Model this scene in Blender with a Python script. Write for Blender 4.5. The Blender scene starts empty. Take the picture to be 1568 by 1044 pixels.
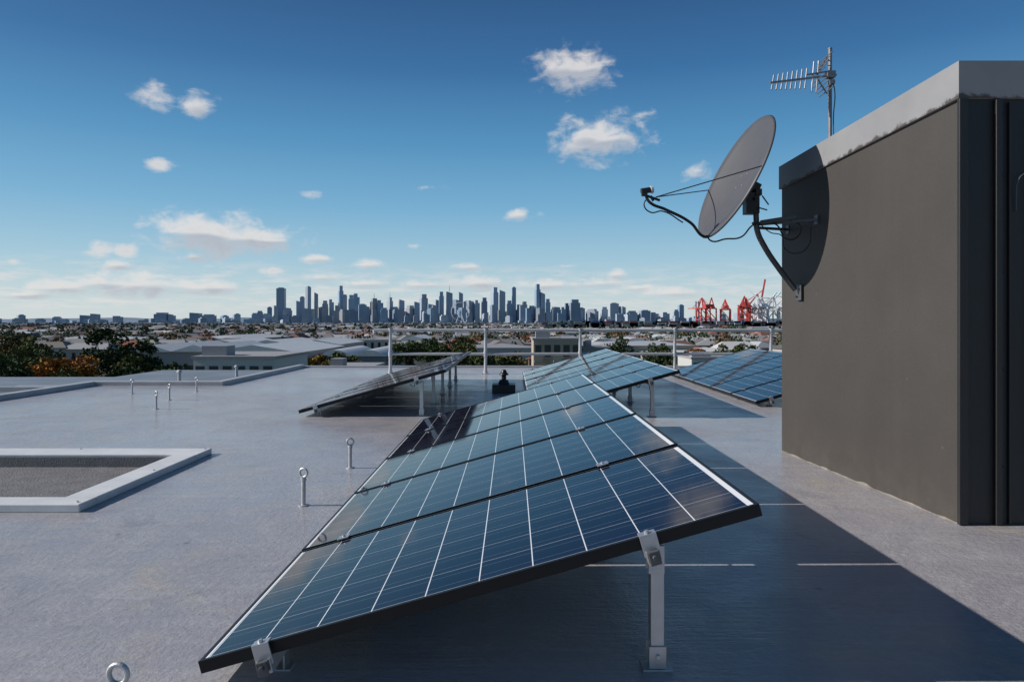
import bpy, math, random
from mathutils import Vector, Matrix, Quaternion, noise as mn
random.seed(7)
R=math.radians
scene=bpy.context.scene
COL=scene.collection
GZ=-14.0      # street level below the roof
# ------------------------------------------------------------ material helpers
def new_mat(name):
    m=bpy.data.materials.new(name); m.use_nodes=True
    nt=m.node_tree; b=nt.nodes['Principled BSDF']
    return m,nt,b
def N(nt,t,**k):
    n=nt.nodes.new(t)
    for a,v in k.items(): setattr(n,a,v)
    return n
def math_n(nt,op,a,b=None,c=None,clamp=False):
    n=nt.nodes.new('ShaderNodeMath'); n.operation=op; n.use_clamp=clamp
    for i,v in enumerate((a,b,c)):
        if v is None: continue
        if isinstance(v,(int,float)): n.inputs[i].default_value=v
        else: nt.links.new(v,n.inputs[i])
    return n.outputs[0]
def mix_col(nt,fac,a,b,mode='MIX'):
    n=nt.nodes.new('ShaderNodeMix'); n.data_type='RGBA'; n.blend_type=mode
    for idx,v in ((0,fac),(6,a),(7,b)):
        if isinstance(v,(int,float)): n.inputs[idx].default_value=v
        elif isinstance(v,tuple): n.inputs[idx].default_value=(*v[:3],1)
        else: nt.links.new(v,n.inputs[idx])
    return n.outputs[2]
def maprange(nt,v,a,b,c=0.0,d=1.0,smooth=False):
    n=nt.nodes.new('ShaderNodeMapRange')
    if smooth: n.interpolation_type='SMOOTHSTEP'
    nt.links.new(v,n.inputs[0])
    for i,x in enumerate((a,b,c,d)): n.inputs[i+1].default_value=x
    return n.outputs[0]
def noise_n(nt,vec,scale,detail=4,rough=.55,dist=0):
    n=nt.nodes.new('ShaderNodeTexNoise'); n.inputs['Scale'].default_value=scale
    n.inputs['Detail'].default_value=detail; n.inputs['Roughness'].default_value=rough
    n.inputs['Distortion'].default_value=dist
    if vec is not None: nt.links.new(vec,n.inputs['Vector'])
    return n.outputs['Fac']
def simple(name,col,rough=.6,metal=0,var=.12,scale=6,bump=0,bscale=60,spec=.5):
    m,nt,b=new_mat(name)
    tc=N(nt,'ShaderNodeTexCoord').outputs['Object']
    f=noise_n(nt,tc,scale)
    f=maprange(nt,f,.25,.75)
    c=mix_col(nt,f,tuple(x*(1-var) for x in col),tuple(min(1,x*(1+var)) for x in col))
    nt.links.new(c,b.inputs['Base Color'])
    b.inputs['Roughness'].default_value=rough; b.inputs['Metallic'].default_value=metal
    b.inputs['Specular IOR Level'].default_value=spec
    if bump:
        bp=N(nt,'ShaderNodeBump'); bp.inputs['Strength'].default_value=bump; bp.inputs['Distance'].default_value=.01
        nt.links.new(noise_n(nt,tc,bscale),bp.inputs['Height']); nt.links.new(bp.outputs[0],b.inputs['Normal'])
    return m
def vcol_mat(name,rough=.85):
    m,nt,b=new_mat(name)
    a=N(nt,'ShaderNodeAttribute'); a.attribute_name='Col'
    nt.links.new(a.outputs['Color'],b.inputs['Base Color'])
    b.inputs['Roughness'].default_value=rough; b.inputs['Specular IOR Level'].default_value=.1
    return m
# ------------------------------------------------------------ mesh builder
class MB:
    def __init__(s): s.v=[];s.f=[];s.m=[];s.c=[]
    def add(s,vs,fs,mi=0,col=None):
        o=len(s.v); s.v+= [tuple(x) for x in vs]
        for f in fs:
            s.f.append(tuple(i+o for i in f)); s.m.append(mi); s.c.append(col or (1,1,1))
    def box(s,c,d,rot=None,mi=0,col=None):
        hx,hy,hz=d[0]/2,d[1]/2,d[2]/2
        vs=[Vector((x,y,z)) for x in(-hx,hx) for y in(-hy,hy) for z in(-hz,hz)]
        if rot is not None: vs=[rot@v for v in vs]
        c=Vector(c); vs=[v+c for v in vs]
        s.add(vs,[(0,1,3,2),(4,6,7,5),(0,4,5,1),(2,3,7,6),(0,2,6,4),(1,5,7,3)],mi,col)
    def b2(s,lo,hi,mi=0,col=None):
        s.box([(a+b)/2 for a,b in zip(lo,hi)],[b-a for a,b in zip(lo,hi)],None,mi,col)
    def beam(s,p,q,w,h=None,mi=0,col=None):
        p=Vector(p);q=Vector(q);d=q-p
        rot=d.to_track_quat('Z','Y').to_matrix()
        s.box((p+q)/2,(w,h or w,d.length),rot,mi,col)
    def cyl(s,p,q,r1,r2=None,n=10,mi=0,col=None,caps=True):
        p=Vector(p);q=Vector(q);r2=r1 if r2 is None else r2
        rot=(q-p).to_track_quat('Z','Y').to_matrix()
        vs=[];
        for c,r in((p,r1),(q,r2)):
            for i in range(n):
                a=2*math.pi*i/n; vs.append(c+rot@Vector((r*math.cos(a),r*math.sin(a),0)))
        fs=[(i,(i+1)%n,n+(i+1)%n,n+i) for i in range(n)]
        if caps: fs+=[tuple(range(n-1,-1,-1)),tuple(range(n,2*n))]
        s.add(vs,fs,mi,col)
    def torus(s,c,Rr,r,axis=(0,1,0),n=24,k=10,mi=0):
        rot=Vector(axis).to_track_quat('Z','Y').to_matrix(); c=Vector(c); vs=[]
        for i in range(n):
            a=2*math.pi*i/n
            for j in range(k):
                b=2*math.pi*j/k
                vs.append(c+rot@Vector(((Rr+r*math.cos(b))*math.cos(a),(Rr+r*math.cos(b))*math.sin(a),r*math.sin(b))))
        fs=[(i*k+j,((i+1)%n)*k+j,((i+1)%n)*k+(j+1)%k,i*k+(j+1)%k) for i in range(n) for j in range(k)]
        s.add(vs,fs,mi)
    def mesh(s,name,mats,color=False,smooth=False):
        me=bpy.data.meshes.new(name); me.from_pydata(s.v,[],s.f)
        for m in mats: me.materials.append(m)
        me.polygons.foreach_set('material_index',s.m)
        if color:
            ca=me.color_attributes.new('Col','FLOAT_COLOR','CORNER')
            buf=[]
            for f,c in zip(s.f,s.c): buf+= [c[0],c[1],c[2],1.0]*len(f)
            ca.data.foreach_set('color',buf)
        if smooth: me.polygons.foreach_set('use_smooth',[True]*len(s.f))
        me.update(); return me
    def obj(s,name,mats,parent=None,color=False,bevel=0,smooth=False,loc=(0,0,0)):
        if not isinstance(mats,list): mats=[mats]
        o=bpy.data.objects.new(name,s.mesh(name,mats,color,smooth)); COL.objects.link(o)
        o.location=loc
        if parent: o.parent=parent
        if bevel:
            bv=o.modifiers.new('bevel','BEVEL'); bv.width=bevel; bv.segments=2; bv.limit_method='ANGLE'
        return o
def empty(name):
    o=bpy.data.objects.new(name,None); COL.objects.link(o); o.empty_display_size=.3; return o
def tube(name,pts,r,mat,parent=None,smooth=True):
    c=bpy.data.curves.new(name,'CURVE'); c.dimensions='3D'; c.bevel_depth=r; c.bevel_resolution=3; c.use_fill_caps=True
    if smooth:
        sp=c.splines.new('BEZIER'); sp.bezier_points.add(len(pts)-1)
        for b,p in zip(sp.bezier_points,pts):
            b.co=p; b.handle_left_type=b.handle_right_type='AUTO'
    else:
        sp=c.splines.new('POLY'); sp.points.add(len(pts)-1)
        for b,p in zip(sp.points,pts): b.co=(*p,1)
    c.materials.append(mat)
    o=bpy.data.objects.new(name,c); COL.objects.link(o)
    if parent: o.parent=parent
    return o
# ------------------------------------------------------------ materials
ALU=simple('aluminium',(.50,.51,.53),.38,.75,.10,20)
GALV=simple('galvanised_steel',(.50,.51,.52),.45,.6,.15,15)
RAILM=simple('zinc_painted_steel',(.50,.51,.52),.5,.15,.12,12)
WHITEP=simple('white_powdercoat',(.55,.56,.57),.45,0,.08,8)
BLACKP=simple('black_plastic',(.018,.018,.02),.4,0,.2,10)
FRAMEB=simple('black_anodised_frame',(.010,.010,.012),.45,.1,.15,10,spec=.3)
DISHM=simple('dish_grey_paint',(.080,.080,.088),.5,0,.06,9)
PIPEM=simple('mount_grey_paint',(.09,.093,.10),.45,.2,.1,9)
BACKS=simple('panel_backsheet',(.30,.30,.31),.6)
VC=vcol_mat('hazed_surface_colours')  # vertex colours of houses, containers and hills, with distance haze painted in
FOL=vcol_mat('foliage',.9)
BARK=simple('bark',(.09,.07,.05),.9)

def roof_mat():
    m,nt,b=new_mat('roof_membrane')
    tc=N(nt,'ShaderNodeTexCoord').outputs['Object']
    big=noise_n(nt,tc,.55,5,.6,.4); mid=noise_n(nt,tc,3.0,6,.65,.6); fine=noise_n(nt,tc,35,5,.7)
    c=mix_col(nt,maprange(nt,big,.3,.7),(.335,.318,.345),(.44,.42,.445))
    c=mix_col(nt,maprange(nt,mid,.40,.68,0,.7),c,(.47,.45,.455))
    st=noise_n(nt,tc,1.3,7,.7,1.2)
    c=mix_col(nt,maprange(nt,st,.54,.66,0,.65),c,(.50,.445,.36))
    st2=noise_n(nt,tc,2.3,8,.75,.5)
    c=mix_col(nt,maprange(nt,st2,.57,.66,0,.5),c,(.22,.21,.215))
    # pale dried ponding rings
    st3=noise_n(nt,tc,.8,6,.6,1.8)
    ring_=math_n(nt,'SUBTRACT',1.0,math_n(nt,'MULTIPLY',math_n(nt,'ABSOLUTE',math_n(nt,'SUBTRACT',st3,.52)),45.0),clamp=True)
    c=mix_col(nt,math_n(nt,'MULTIPLY',ring_,.28),c,(.56,.54,.50))
    # brushed-on coating streaks
    mpS=N(nt,'ShaderNodeMapping'); mpS.inputs['Rotation'].default_value=(0,0,R(35)); mpS.inputs['Scale'].default_value=(1.2,22,1)
    nt.links.new(tc,mpS.inputs[0]); stx=noise_n(nt,mpS.outputs[0],1,5,.65,.5)
    c=mix_col(nt,maprange(nt,stx,.35,.65,.0,.25),c,(.25,.235,.25))
    c=mix_col(nt,maprange(nt,fine,.35,.7,.0,.28),c,(.22,.21,.22))
    vo=N(nt,'ShaderNodeTexVoronoi'); vo.inputs['Scale'].default_value=2.2; nt.links.new(tc,vo.inputs['Vector'])
    spot=maprange(nt,vo.outputs['Distance'],.02,.05,1,0)
    c=mix_col(nt,math_n(nt,'MULTIPLY',spot,.7),c,(.14,.13,.12))
    nt.links.new(c,b.inputs['Base Color'])
    r=maprange(nt,mid,.3,.7,.28,.5); nt.links.new(r,b.inputs['Roughness'])
    b.inputs['Specular IOR Level'].default_value=.4
    nt.links.new(maprange(nt,big,.35,.65,.10,.55),b.inputs['Coat Weight']); b.inputs['Coat Roughness'].default_value=.10
    # trowel marks
    mp=N(nt,'ShaderNodeMapping'); mp.inputs['Rotation'].default_value=(0,0,R(35)); mp.inputs['Scale'].default_value=(5,60,1)
    nt.links.new(tc,mp.inputs[0]); tr=noise_n(nt,mp.outputs[0],1,4,.6,.6)
    mp2=N(nt,'ShaderNodeMapping'); mp2.inputs['Rotation'].default_value=(0,0,R(-60)); mp2.inputs['Scale'].default_value=(3,28,1)
    nt.links.new(tc,mp2.inputs[0]); tr2=noise_n(nt,mp2.outputs[0],1,3,.6,.8)
    h=math_n(nt,'ADD',math_n(nt,'MULTIPLY',tr,.7),math_n(nt,'MULTIPLY',tr2,.7))
    h=math_n(nt,'ADD',h,math_n(nt,'MULTIPLY',fine,.9))
    h=math_n(nt,'ADD',h,math_n(nt,'MULTIPLY',mid,1.5))
    bp=N(nt,'ShaderNodeBump'); bp.inputs['Strength'].default_value=.55; bp.inputs['Distance'].default_value=.012
    nt.links.new(h,bp.inputs['Height']); nt.links.new(bp.outputs[0],b.inputs['Normal'])
    bp2=N(nt,'ShaderNodeBump'); bp2.inputs['Strength'].default_value=.10; bp2.inputs['Distance'].default_value=.012
    nt.links.new(h,bp2.inputs['Height']); nt.links.new(bp2.outputs[0],b.inputs['Coat Normal'])
    return m
ROOF=roof_mat()
def glass_mat():
    m,nt,b=new_mat('solar_cells_under_glass')
    uv=N(nt,'ShaderNodeUVMap'); uv.uv_map='UVMap'
    sp=N(nt,'ShaderNodeSeparateXYZ'); nt.links.new(uv.outputs[0],sp.inputs[0]); x,y=sp.outputs[0],sp.outputs[1]
    L,Wd=1.658,.978; mx,my=.014,.012; cx=(L-2*mx)/10; cy=(Wd-2*my)/6
    def line(coord,off,pitch,half):
        t=math_n(nt,'SUBTRACT',coord,off); t=math_n(nt,'DIVIDE',t,pitch); t=math_n(nt,'ADD',t,.5)
        t=math_n(nt,'FRACT',t); t=math_n(nt,'SUBTRACT',t,.5); t=math_n(nt,'ABSOLUTE',t); t=math_n(nt,'MULTIPLY',t,pitch)
        return math_n(nt,'LESS_THAN',t,half)
    lx=line(x,mx,cx,.0017); ly=line(y,my,cy,.0011); bus=line(y,my+cy/4,cy/2,.0007)
    ex=math_n(nt,'MAXIMUM',math_n(nt,'LESS_THAN',x,mx*.7),math_n(nt,'GREATER_THAN',x,L-mx-.004))
    ey=math_n(nt,'MAXIMUM',math_n(nt,'LESS_THAN',y,my*.7),math_n(nt,'GREATER_THAN',y,Wd-my*.7))
    ix=math_n(nt,'FLOOR',math_n(nt,'DIVIDE',math_n(nt,'SUBTRACT',x,mx),cx)); iy=math_n(nt,'FLOOR',math_n(nt,'DIVIDE',math_n(nt,'SUBTRACT',y,my),cy))
    cmb=N(nt,'ShaderNodeCombineXYZ'); nt.links.new(ix,cmb.inputs[0]); nt.links.new(iy,cmb.inputs[1])
    wn=N(nt,'ShaderNodeTexWhiteNoise'); nt.links.new(cmb.outputs[0],wn.inputs['Vector'])
    cell=mix_col(nt,wn.outputs['Value'],(.0035,.004,.014),(.006,.007,.021))
    c=mix_col(nt,math_n(nt,'MULTIPLY',bus,.5),cell,(.3,.32,.35))
    c=mix_col(nt,math_n(nt,'MULTIPLY',ly,.8),c,(.5,.52,.55))
    c=mix_col(nt,lx,c,(.70,.71,.73))
    c=mix_col(nt,ex,c,(.74,.75,.77)); c=mix_col(nt,ey,c,(.012,.012,.015))
    nt.links.new(c,b.inputs['Base Color'])
    b.inputs['IOR'].default_value=1.45; b.inputs['Specular IOR Level'].default_value=.27
    tc=N(nt,'ShaderNodeTexCoord').outputs['Object']
    dust=noise_n(nt,tc,2.5,6,.7)
    nt.links.new(maprange(nt,dust,.3,.8,.03,.10),b.inputs['Roughness'])
    return m
GLASS=glass_mat()

# ------------------------------------------------------------ roof slab of our building
b=MB()
xs=[-6.9,-5.4,-4.8,-2.57,14.0]; ys=[-6,4.15,5.40,11.8,16.4]
def inside(i,j):
    cx=(xs[i]+xs[i+1])/2; cy=(ys[j]+ys[j+1])/2
    if -5.4<cx<-2.57 and 4.15<cy<5.40: return False
    if cy>11.8 and cx<-4.8: return False
    return True
idx={}
def vid(x,y,z):
    k=(round(x,3),round(y,3),z)
    if k not in idx: idx[k]=len(b.v); b.v.append(k)
    return idx[k]
for i in range(4):
    for j in range(4):
        if inside(i,j):
            q=[(xs[i],ys[j]),(xs[i+1],ys[j]),(xs[i+1],ys[j+1]),(xs[i],ys[j+1])]
            b.f.append(tuple(vid(x,y,0.0) for x,y in q)); b.m.append(0); b.c.append((1,1,1))
roofbld=empty('apartment_building')
b.obj('flat_roof',ROOF,roofbld)
RENDER=simple('render_wall',(.35,.34,.33),.8,0,.1,2)
b=MB()
def wallq(a,c,z0,z1,mi=0): b.add([(a[0],a[1],z0),(c[0],c[1],z0),(c[0],c[1],z1),(a[0],a[1],z1)],[(0,1,2,3)],mi)
out=[(-6.9,-6),(14,-6),(14,16.4),(-4.8,16.4),(-4.8,11.8),(-6.9,11.8)]
for i in range(6): wallq(out[i],out[(i+1)%6],GZ,0)
b.obj('outer_walls',RENDER,roofbld)
WELL=simple('skylight_infill',(.17,.165,.17),.8,0,.22,10,.9,80)
sk=empty('roof_skylight')
b=MB(); hole=[(-5.4,4.15),(-2.57,4.15),(-2.57,5.40),(-5.4,5.40)]
for i in range(4): wallq(hole[(i+1)%4],hole[i],-.06,0.03)
b.add([(-5.4,4.15,-.045),(-2.57,4.15,-.045),(-2.57,5.4,-.045),(-5.4,5.4,-.045)],[(0,1,2,3)])
b.obj('infill',WELL,sk)
b=MB()
FR=simple('white_flashing',(.70,.69,.68),.4,0,.12,5)
z0,z1=.0,.045
b.b2((-5.6,5.43,z0),(-2.38,5.70,z1)); b.b2((-5.6,3.95,z0),(-2.38,4.12,z1)); b.b2((-2.56,4.121,z0),(-2.38,5.429,z1+.001)); b.b2((-5.6,4.121,z0),(-5.41,5.429,z1+.001))
b.obj('kerb',FR,sk,bevel=.006)
b=MB()
for p in((-2.42,5.66),(-2.42,4.0),(-3.4,5.66),(-3.4,4.0),(-2.42,4.85)): b.cyl((p[0],p[1],.045),(p[0],p[1],.052),.007,n=8)
b.obj('kerb_fixings',GALV,sk)
UP=simple('parapet_cap',(.42,.42,.43),.45,0,.15,3)
b=MB(); t=.14;h=.07
b.b2((-6.95,-6,-.1),(-6.80,11.72,h)); b.b2((-6.95,11.721,-.1),(-4.72,11.86,h)); b.b2((-4.86,11.861,-.1),(-4.72,16.38,h)); b.b2((-4.86,16.381,-.12),(14,16.5,.035))
b.obj('parapet_kerb',UP,roofbld,bevel=.008)

# ------------------------------------------------------------ solar arrays
def panel_mesh():
    b=MB(); L,Wd,T,e=1.68,1.0,.036,.011
    b.b2((0,0,-T),(L,e,0)); b.b2((0,Wd-e,-T),(L,Wd,0)); b.b2((0,e,-T),(e,Wd-e,-.0005)); b.b2((L-e,e,-T),(L,Wd-e,-.0005))
    z=-.0025
    b.add([(e,e,z),(L-e,e,z),(L-e,Wd-e,z),(e,Wd-e,z)],[(0,1,2,3)],1)
    z=-.008
    b.add([(e,e,z),(L-e,e,z),(L-e,Wd-e,z),(e,Wd-e,z)],[(3,2,1,0)],2)
    b.b2((1.45,.42,-.03),(1.56,.58,-.0085),3)
    me=b.mesh('solar_panel',[FRAMEB,GLASS,BACKS,BLACKP])
    uvl=me.uv_layers.new(name='UVMap')
    for p in me.polygons:
        for li in p.loop_indices:
            v=me.vertices[me.loops[li].vertex_index].co; uvl.data[li].uv=(v.x-e,v.y-e)
    return me
PM=panel_mesh()
TH=math.atan2(.456,1.617); ct,st_=math.cos(TH),math.sin(TH)
def array(x0,y0,n,zlow=.071):
    g=empty('solar_panel_array'); 
    P=lambda f,y,dz: (x0+f*1.68*ct-dz*st_, y, zlow+f*1.68*st_+dz*ct)
    for k in range(n):
        o=bpy.data.objects.new('solar_panel',PM); COL.objects.link(o); o.parent=g
        o.location=(x0,y0+k*1.02,zlow+random.uniform(-.002,.002)); o.rotation_euler=(random.uniform(-.003,.003),-TH+random.uniform(-.002,.002),0)
    rotm=Matrix.Rotation(-TH,3,'Y')
    yend=y0+n*1.02-.02
    fr=MB()
    for f in (.115,.80):
        c=Vector(P(f,(y0+yend)/2,-.058)); fr.box(c,(.04,yend-y0+.06,.04),rotm)
    fr.obj('mounting_rails',ALU,g,bevel=.002)
    cl=MB()
    for f in (.115,.80):
        for k in range(1,n):
            cl.box(P(f,y0+k*1.02-.01,.004),(.05,.05,.005),rotm)
            cl.cyl(P(f,y0+k*1.02-.01,.004),P(f,y0+k*1.02-.01,.013),.007,n=6)
        for yy,s in((y0-.012,-1),(yend+.012,1)):
            cl.box(P(f,yy-s*.008,.005),(.05,.034,.005),rotm)
            cl.box(P(f,yy+s*.006,-.026),(.05,.006,.06),rotm)
            cl.cyl(P(f,yy-s*.002,.004),P(f,yy-s*.002,.016),.008,n=6)
    cl.obj('panel_clamps',ALU,g,bevel=.001)
    lg=MB(); y=y0+.11; last=yend-.11; cnt=max(2,int(round((last-y)/1.35))+1)
    for i in range(cnt):
        yy=y+(last-y)*i/(cnt-1)
        tx,_,tz=P(.80,yy,-.07); tx+=.03
        lg.b2((tx-.02,yy-.02,.005),(tx+.02,yy+.02,tz+.02))
        lg.b2((tx-.045,yy-.03,0.0),(tx+.045,yy+.035,.007))
        lg.b2((tx-.026,yy-.026,.008),(tx+.026,yy-.0205,.075)); lg.b2((tx-.026,yy+.0205,.008),(tx+.026,yy+.026,.075))
        lg.cyl((tx,yy-.034,.045),(tx,yy+.034,.045),.008,n=6)
        lg.b2((tx-.028,yy-.027,tz-.075),(tx+.02,yy-.0215,tz+.01)); lg.b2((tx-.028,yy+.0215,tz-.075),(tx+.02,yy+.027,tz+.01))
        lg.cyl((tx,yy-.037,tz-.045),(tx,yy+.037,tz-.045),.009,n=6); lg.cyl((tx-.01,yy-.033,tz-.005),(tx-.01,yy+.033,tz-.005),.007,n=6)
        bx,_,bz=P(.115,yy,-.07)
        lg.b2((bx-.035,yy-.025,0.0),(bx+.035,yy+.025,.006)); lg.b2((bx+.012,yy-.025,.0062),(bx+.018,yy+.025,bz+.02))
        lg.cyl((bx-.015,yy,.006),(bx-.015,yy,.02),.008,n=6)
    lg.obj('support_legs',ALU,g,bevel=.0015)
    br=MB()
    for f in(.115,.80):
        br.box(P(f,y0-.028,-.052),(.036,.026,.028),rotm); br.box(P(f,y0-.044,-.056),(.032,.004,.04),rotm)
        p=Vector(P(f,y0-.046,-.052)); br.cyl(p,p+Vector((0,-.010,0)),.008,n=6)
    br.obj('end_brackets',PIPEM,g,bevel=.002)
    pts=[]
    for i in range(n*4+1):
        yy=y0+.1+(yend-y0-.2)*i/(n*4); q=P(.74,yy,-.06-(.05 if i%2 else 0)); pts.append(q)
    tube('dc_cable',pts,.004,BLACKP,g)
    return g
array(-.905,2.07,5); array(.20,7.8,6); array(2.98,8.8,5); array(-2.35,7.9,5)

# ------------------------------------------------------------ plant room on the roof
def wall_mat(name,col,rough):
    m,nt,b_=new_mat(name)
    tc=N(nt,'ShaderNodeTexCoord').outputs['Object']
    f=noise_n(nt,tc,1.2,5,.6); c=mix_col(nt,maprange(nt,f,.3,.7),tuple(x*.86 for x in col),tuple(x*1.14 for x in col))
    sp=N(nt,'ShaderNodeSeparateXYZ'); nt.links.new(tc,sp.inputs[0])
    nz=noise_n(nt,tc,7,5,.7)
    low=math_n(nt,'MULTIPLY',maprange(nt,sp.outputs[2],.0,.30,1,0),maprange(nt,nz,.4,.7))
    c=mix_col(nt,math_n(nt,'MULTIPLY',low,.3),c,tuple(x*2.2 for x in col))
    vo=N(nt,'ShaderNodeTexVoronoi'); vo.inputs['Scale'].default_value=3.1; nt.links.new(tc,vo.inputs['Vector'])
    c=mix_col(nt,math_n(nt,'MULTIPLY',maprange(nt,vo.outputs['Distance'],.015,.03,1,0),.4),c,(.16,.15,.14))
    mp=N(nt,'ShaderNodeMapping'); mp.inputs['Scale'].default_value=(9,9,.35); nt.links.new(tc,mp.inputs[0])
    c=mix_col(nt,maprange(nt,noise_n(nt,mp.outputs[0],1,5,.7),.5,.75,0,.14),c,tuple(x*1.6 for x in col))
    nt.links.new(c,b_.inputs['Base Color']); b_.inputs['Roughness'].default_value=rough
    bp=N(nt,'ShaderNodeBump'); bp.inputs['Strength'].default_value=.15; bp.inputs['Distance'].default_value=.01
    h=math_n(nt,'ADD',noise_n(nt,tc,45,4),math_n(nt,'MULTIPLY',noise_n(nt,tc,1.5,2),3.0))
    nt.links.new(h,bp.inputs['Height']); nt.links.new(bp.outputs[0],b_.inputs['Normal'])
    return m
WALL=wall_mat('charcoal_brown_render',(.052,.045,.040),.65)
CLAD=wall_mat('charcoal_cladding',(.020,.018,.018),.5)
def fascia_mat():
    m,nt,b_=new_mat('fascia_concrete')
    tc=N(nt,'ShaderNodeTexCoord').outputs['UV']
    sp=N(nt,'ShaderNodeSeparateXYZ'); nt.links.new(tc,sp.inputs[0])
    oc=N(nt,'ShaderNodeTexCoord').outputs['Object']
    nz=noise_n(nt,oc,9,6,.7,.5); f=noise_n(nt,oc,2,5,.6)
    c=mix_col(nt,maprange(nt,f,.3,.7),(.22,.22,.23),(.28,.28,.285))
    hh=math_n(nt,'ADD',sp.outputs[1],math_n(nt,'MULTIPLY',math_n(nt,'SUBTRACT',nz,.5),.75))
    c=mix_col(nt,maprange(nt,hh,.0,.10,.95,0),c,(.05,.042,.036))
    nt.links.new(c,b_.inputs['Base Color']); b_.inputs['Roughness'].default_value=.6
    return m
FASC=fascia_mat()
pr=empty('rooftop_plant_room')
A=(2.317,3.714);Bc=(2.19,5.83);Cc=(7.0,5.83);D=(7.0,3.714)
b=MB()
b.add([(Bc[0],Bc[1],0),(A[0],A[1],0),(A[0],A[1],2.20),(Bc[0],Bc[1],2.13)],[(0,1,2,3)])
b.add([(Cc[0],Cc[1],0),(Bc[0],Bc[1],0),(Bc[0],Bc[1],2.13),(Cc[0],Cc[1],2.13)],[(0,1,2,3)])
b.add([(A[0],A[1],0),(D[0],D[1],0),(D[0],D[1],2.20),(A[0],A[1],2.20)],[(0,1,2,3)],1)
b.add([(D[0],D[1],0),(Cc[0],Cc[1],0),(Cc[0],Cc[1],2.13),(D[0],D[1],2.20)],[(0,1,2,3)],1)
b.obj('walls',[WALL,CLAD],pr)
def ring(name,off,mat):
    P4=[(A[0]-off,A[1]-off),(D[0],A[1]-off),(D[0],Cc[1]+off),(Bc[0]-off,Bc[1]+off)]
    lo=[2.198,2.198,2.122,2.122]; hi=[2.39,2.39,2.306,2.306]
    me=bpy.data.meshes.new(name); v=[];f=[]
    for p,l in zip(P4,lo): v.append((*p,l))
    for p,l in zip(P4,hi): v.append((*p,l))
    f=[(0,1,5,4),(1,2,6,5),(2,3,7,6),(3,0,4,7),(4,5,6,7),(3,2,1,0)]
    me.from_pydata(v,[],f); me.materials.append(mat)
    uv=me.uv_layers.new(name='UVMap')
    for p in me.polygons:
        for li in p.loop_indices:
            vi=me.loops[li].vertex_index; uv.data[li].uv=(v[vi][0]+v[vi][1],0 if (vi<4) else 1)
            if p.index>=4: uv.data[li].uv=(v[vi][0],1)
    o=bpy.data.objects.new(name,me); COL.objects.link(o); o.parent=pr
    return o
ring('roof_fascia',.018,FASC)
b=MB()
b.b2((2.300,3.690,.004),(2.345,3.7135,2.196))
b.b2((2.488,3.688,.004),(2.518,3.7132,2.19)); 
for x in(2.56,3.5,4.4): b.b2((x,3.698,.006),(x+.012,3.7134,2.18))
b.b2((2.66,3.6995,.05),(3.42,3.7133,2.1))
for z in(.3,.8,1.3,1.8,2.12): b.cyl((2.54,3.7133,z),(2.54,3.708,z),.005,n=6)
b.obj('cladding_trims',CLAD,pr,bevel=.003)
tube('wall_cable',[(2.60,3.705,1.62),(2.598,3.70,1.70),(2.60,3.695,1.76),(2.62,3.69,1.80),(2.70,3.69,1.82)],.003,PIPEM,pr)
SEAL=simple('sealant_bead',(.26,.235,.20),.7,0,.35,14,.5,60)
b=MB(); n=90; pv=[]
for i in range(n+1):
    t=i/n; x=A[0]+(Bc[0]-A[0])*t; y=A[1]+(Bc[1]-A[1])*t; w=.004+.040*max(0,mn.noise(Vector((t*9,0,0)))+.1)*(.5+t*.5); hh=.004+.02*max(0,mn.noise(Vector((t*13,4,0)))+.1)
    pv+=[(x-w,y,.001),(x-.002,y,hh)]
b.add(pv,[(2*i,2*i+2,2*i+3,2*i+1) for i in range(n)])
b.obj('base_sealant',SEAL,pr)

# ------------------------------------------------------------ satellite dish
dish=empty('satellite_dish')
C0=Vector((1.705,5.52,2.16)); n_=Vector((-.895,-.115,.42)).normalized()
u_=(Vector((0,0,1))-n_*n_.z).normalized(); r_=n_.cross(u_).normalized()
b=MB(); rings,seg=10,56; Rv,Rh=.505,.47; dep=.075
vs=[C0-n_*dep]; 
for i in range(1,rings+1):
    q=i/rings
    for j in range(seg):
        a=2*math.pi*j/seg; vs.append(C0+u_*(Rv*q*math.sin(a))+r_*(Rh*q*math.cos(a))-n_*(dep*(1-q*q)))
fs=[(0,1+j,1+(j+1)%seg) for j in range(seg)]
for i in range(rings-1):
    for j in range(seg):
        a0=1+i*seg+j;a1=1+i*seg+(j+1)%seg; fs.append((a0,a0+seg,a1+seg,a1))
o_=len(vs)
for j in range(seg):
    a=2*math.pi*j/seg; vs.append(C0+u_*((Rv+.01)*math.sin(a))+r_*((Rh+.01)*math.cos(a))-n_*.014)
base=1+(rings-1)*seg
for j in range(seg): fs.append((base+j,o_+j,o_+(j+1)%seg,base+(j+1)%seg))
b.add(vs,fs)
d=b.obj('reflector',DISHM,dish,smooth=True)
so=d.modifiers.new('solid','SOLIDIFY'); so.thickness=.004; so.offset=0
b=MB()
for sx,sy in((.05,.05),(-.05,.05),(.05,-.05),(-.05,-.05)):
    p=C0-n_*(dep-.004)+u_*sx+r_*sy; b.cyl(p-n_*.002,p+n_*.004,.006,n=8)
b.obj('reflector_bolts',GALV,dish)
bk=C0-n_*(dep+.012)
b=MB()
b.box(bk-n_*.03,(.05,.20,.20),Matrix((n_,r_,u_)).transposed())
b.box(bk-n_*.08-u_*.03,(.10,.07,.13),Matrix((n_,r_,u_)).transposed())
head=Vector((1.86,5.50,1.95))
b.box(head+Vector((-.03,0,.0)),(.10,.10,.16)); b.box(head+Vector((.01,0,.08)),(.05,.12,.05)); b.cyl(head+Vector((-.02,-.08,.03)),head+Vector((-.02,.08,.03)),.012,n=8)
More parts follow.
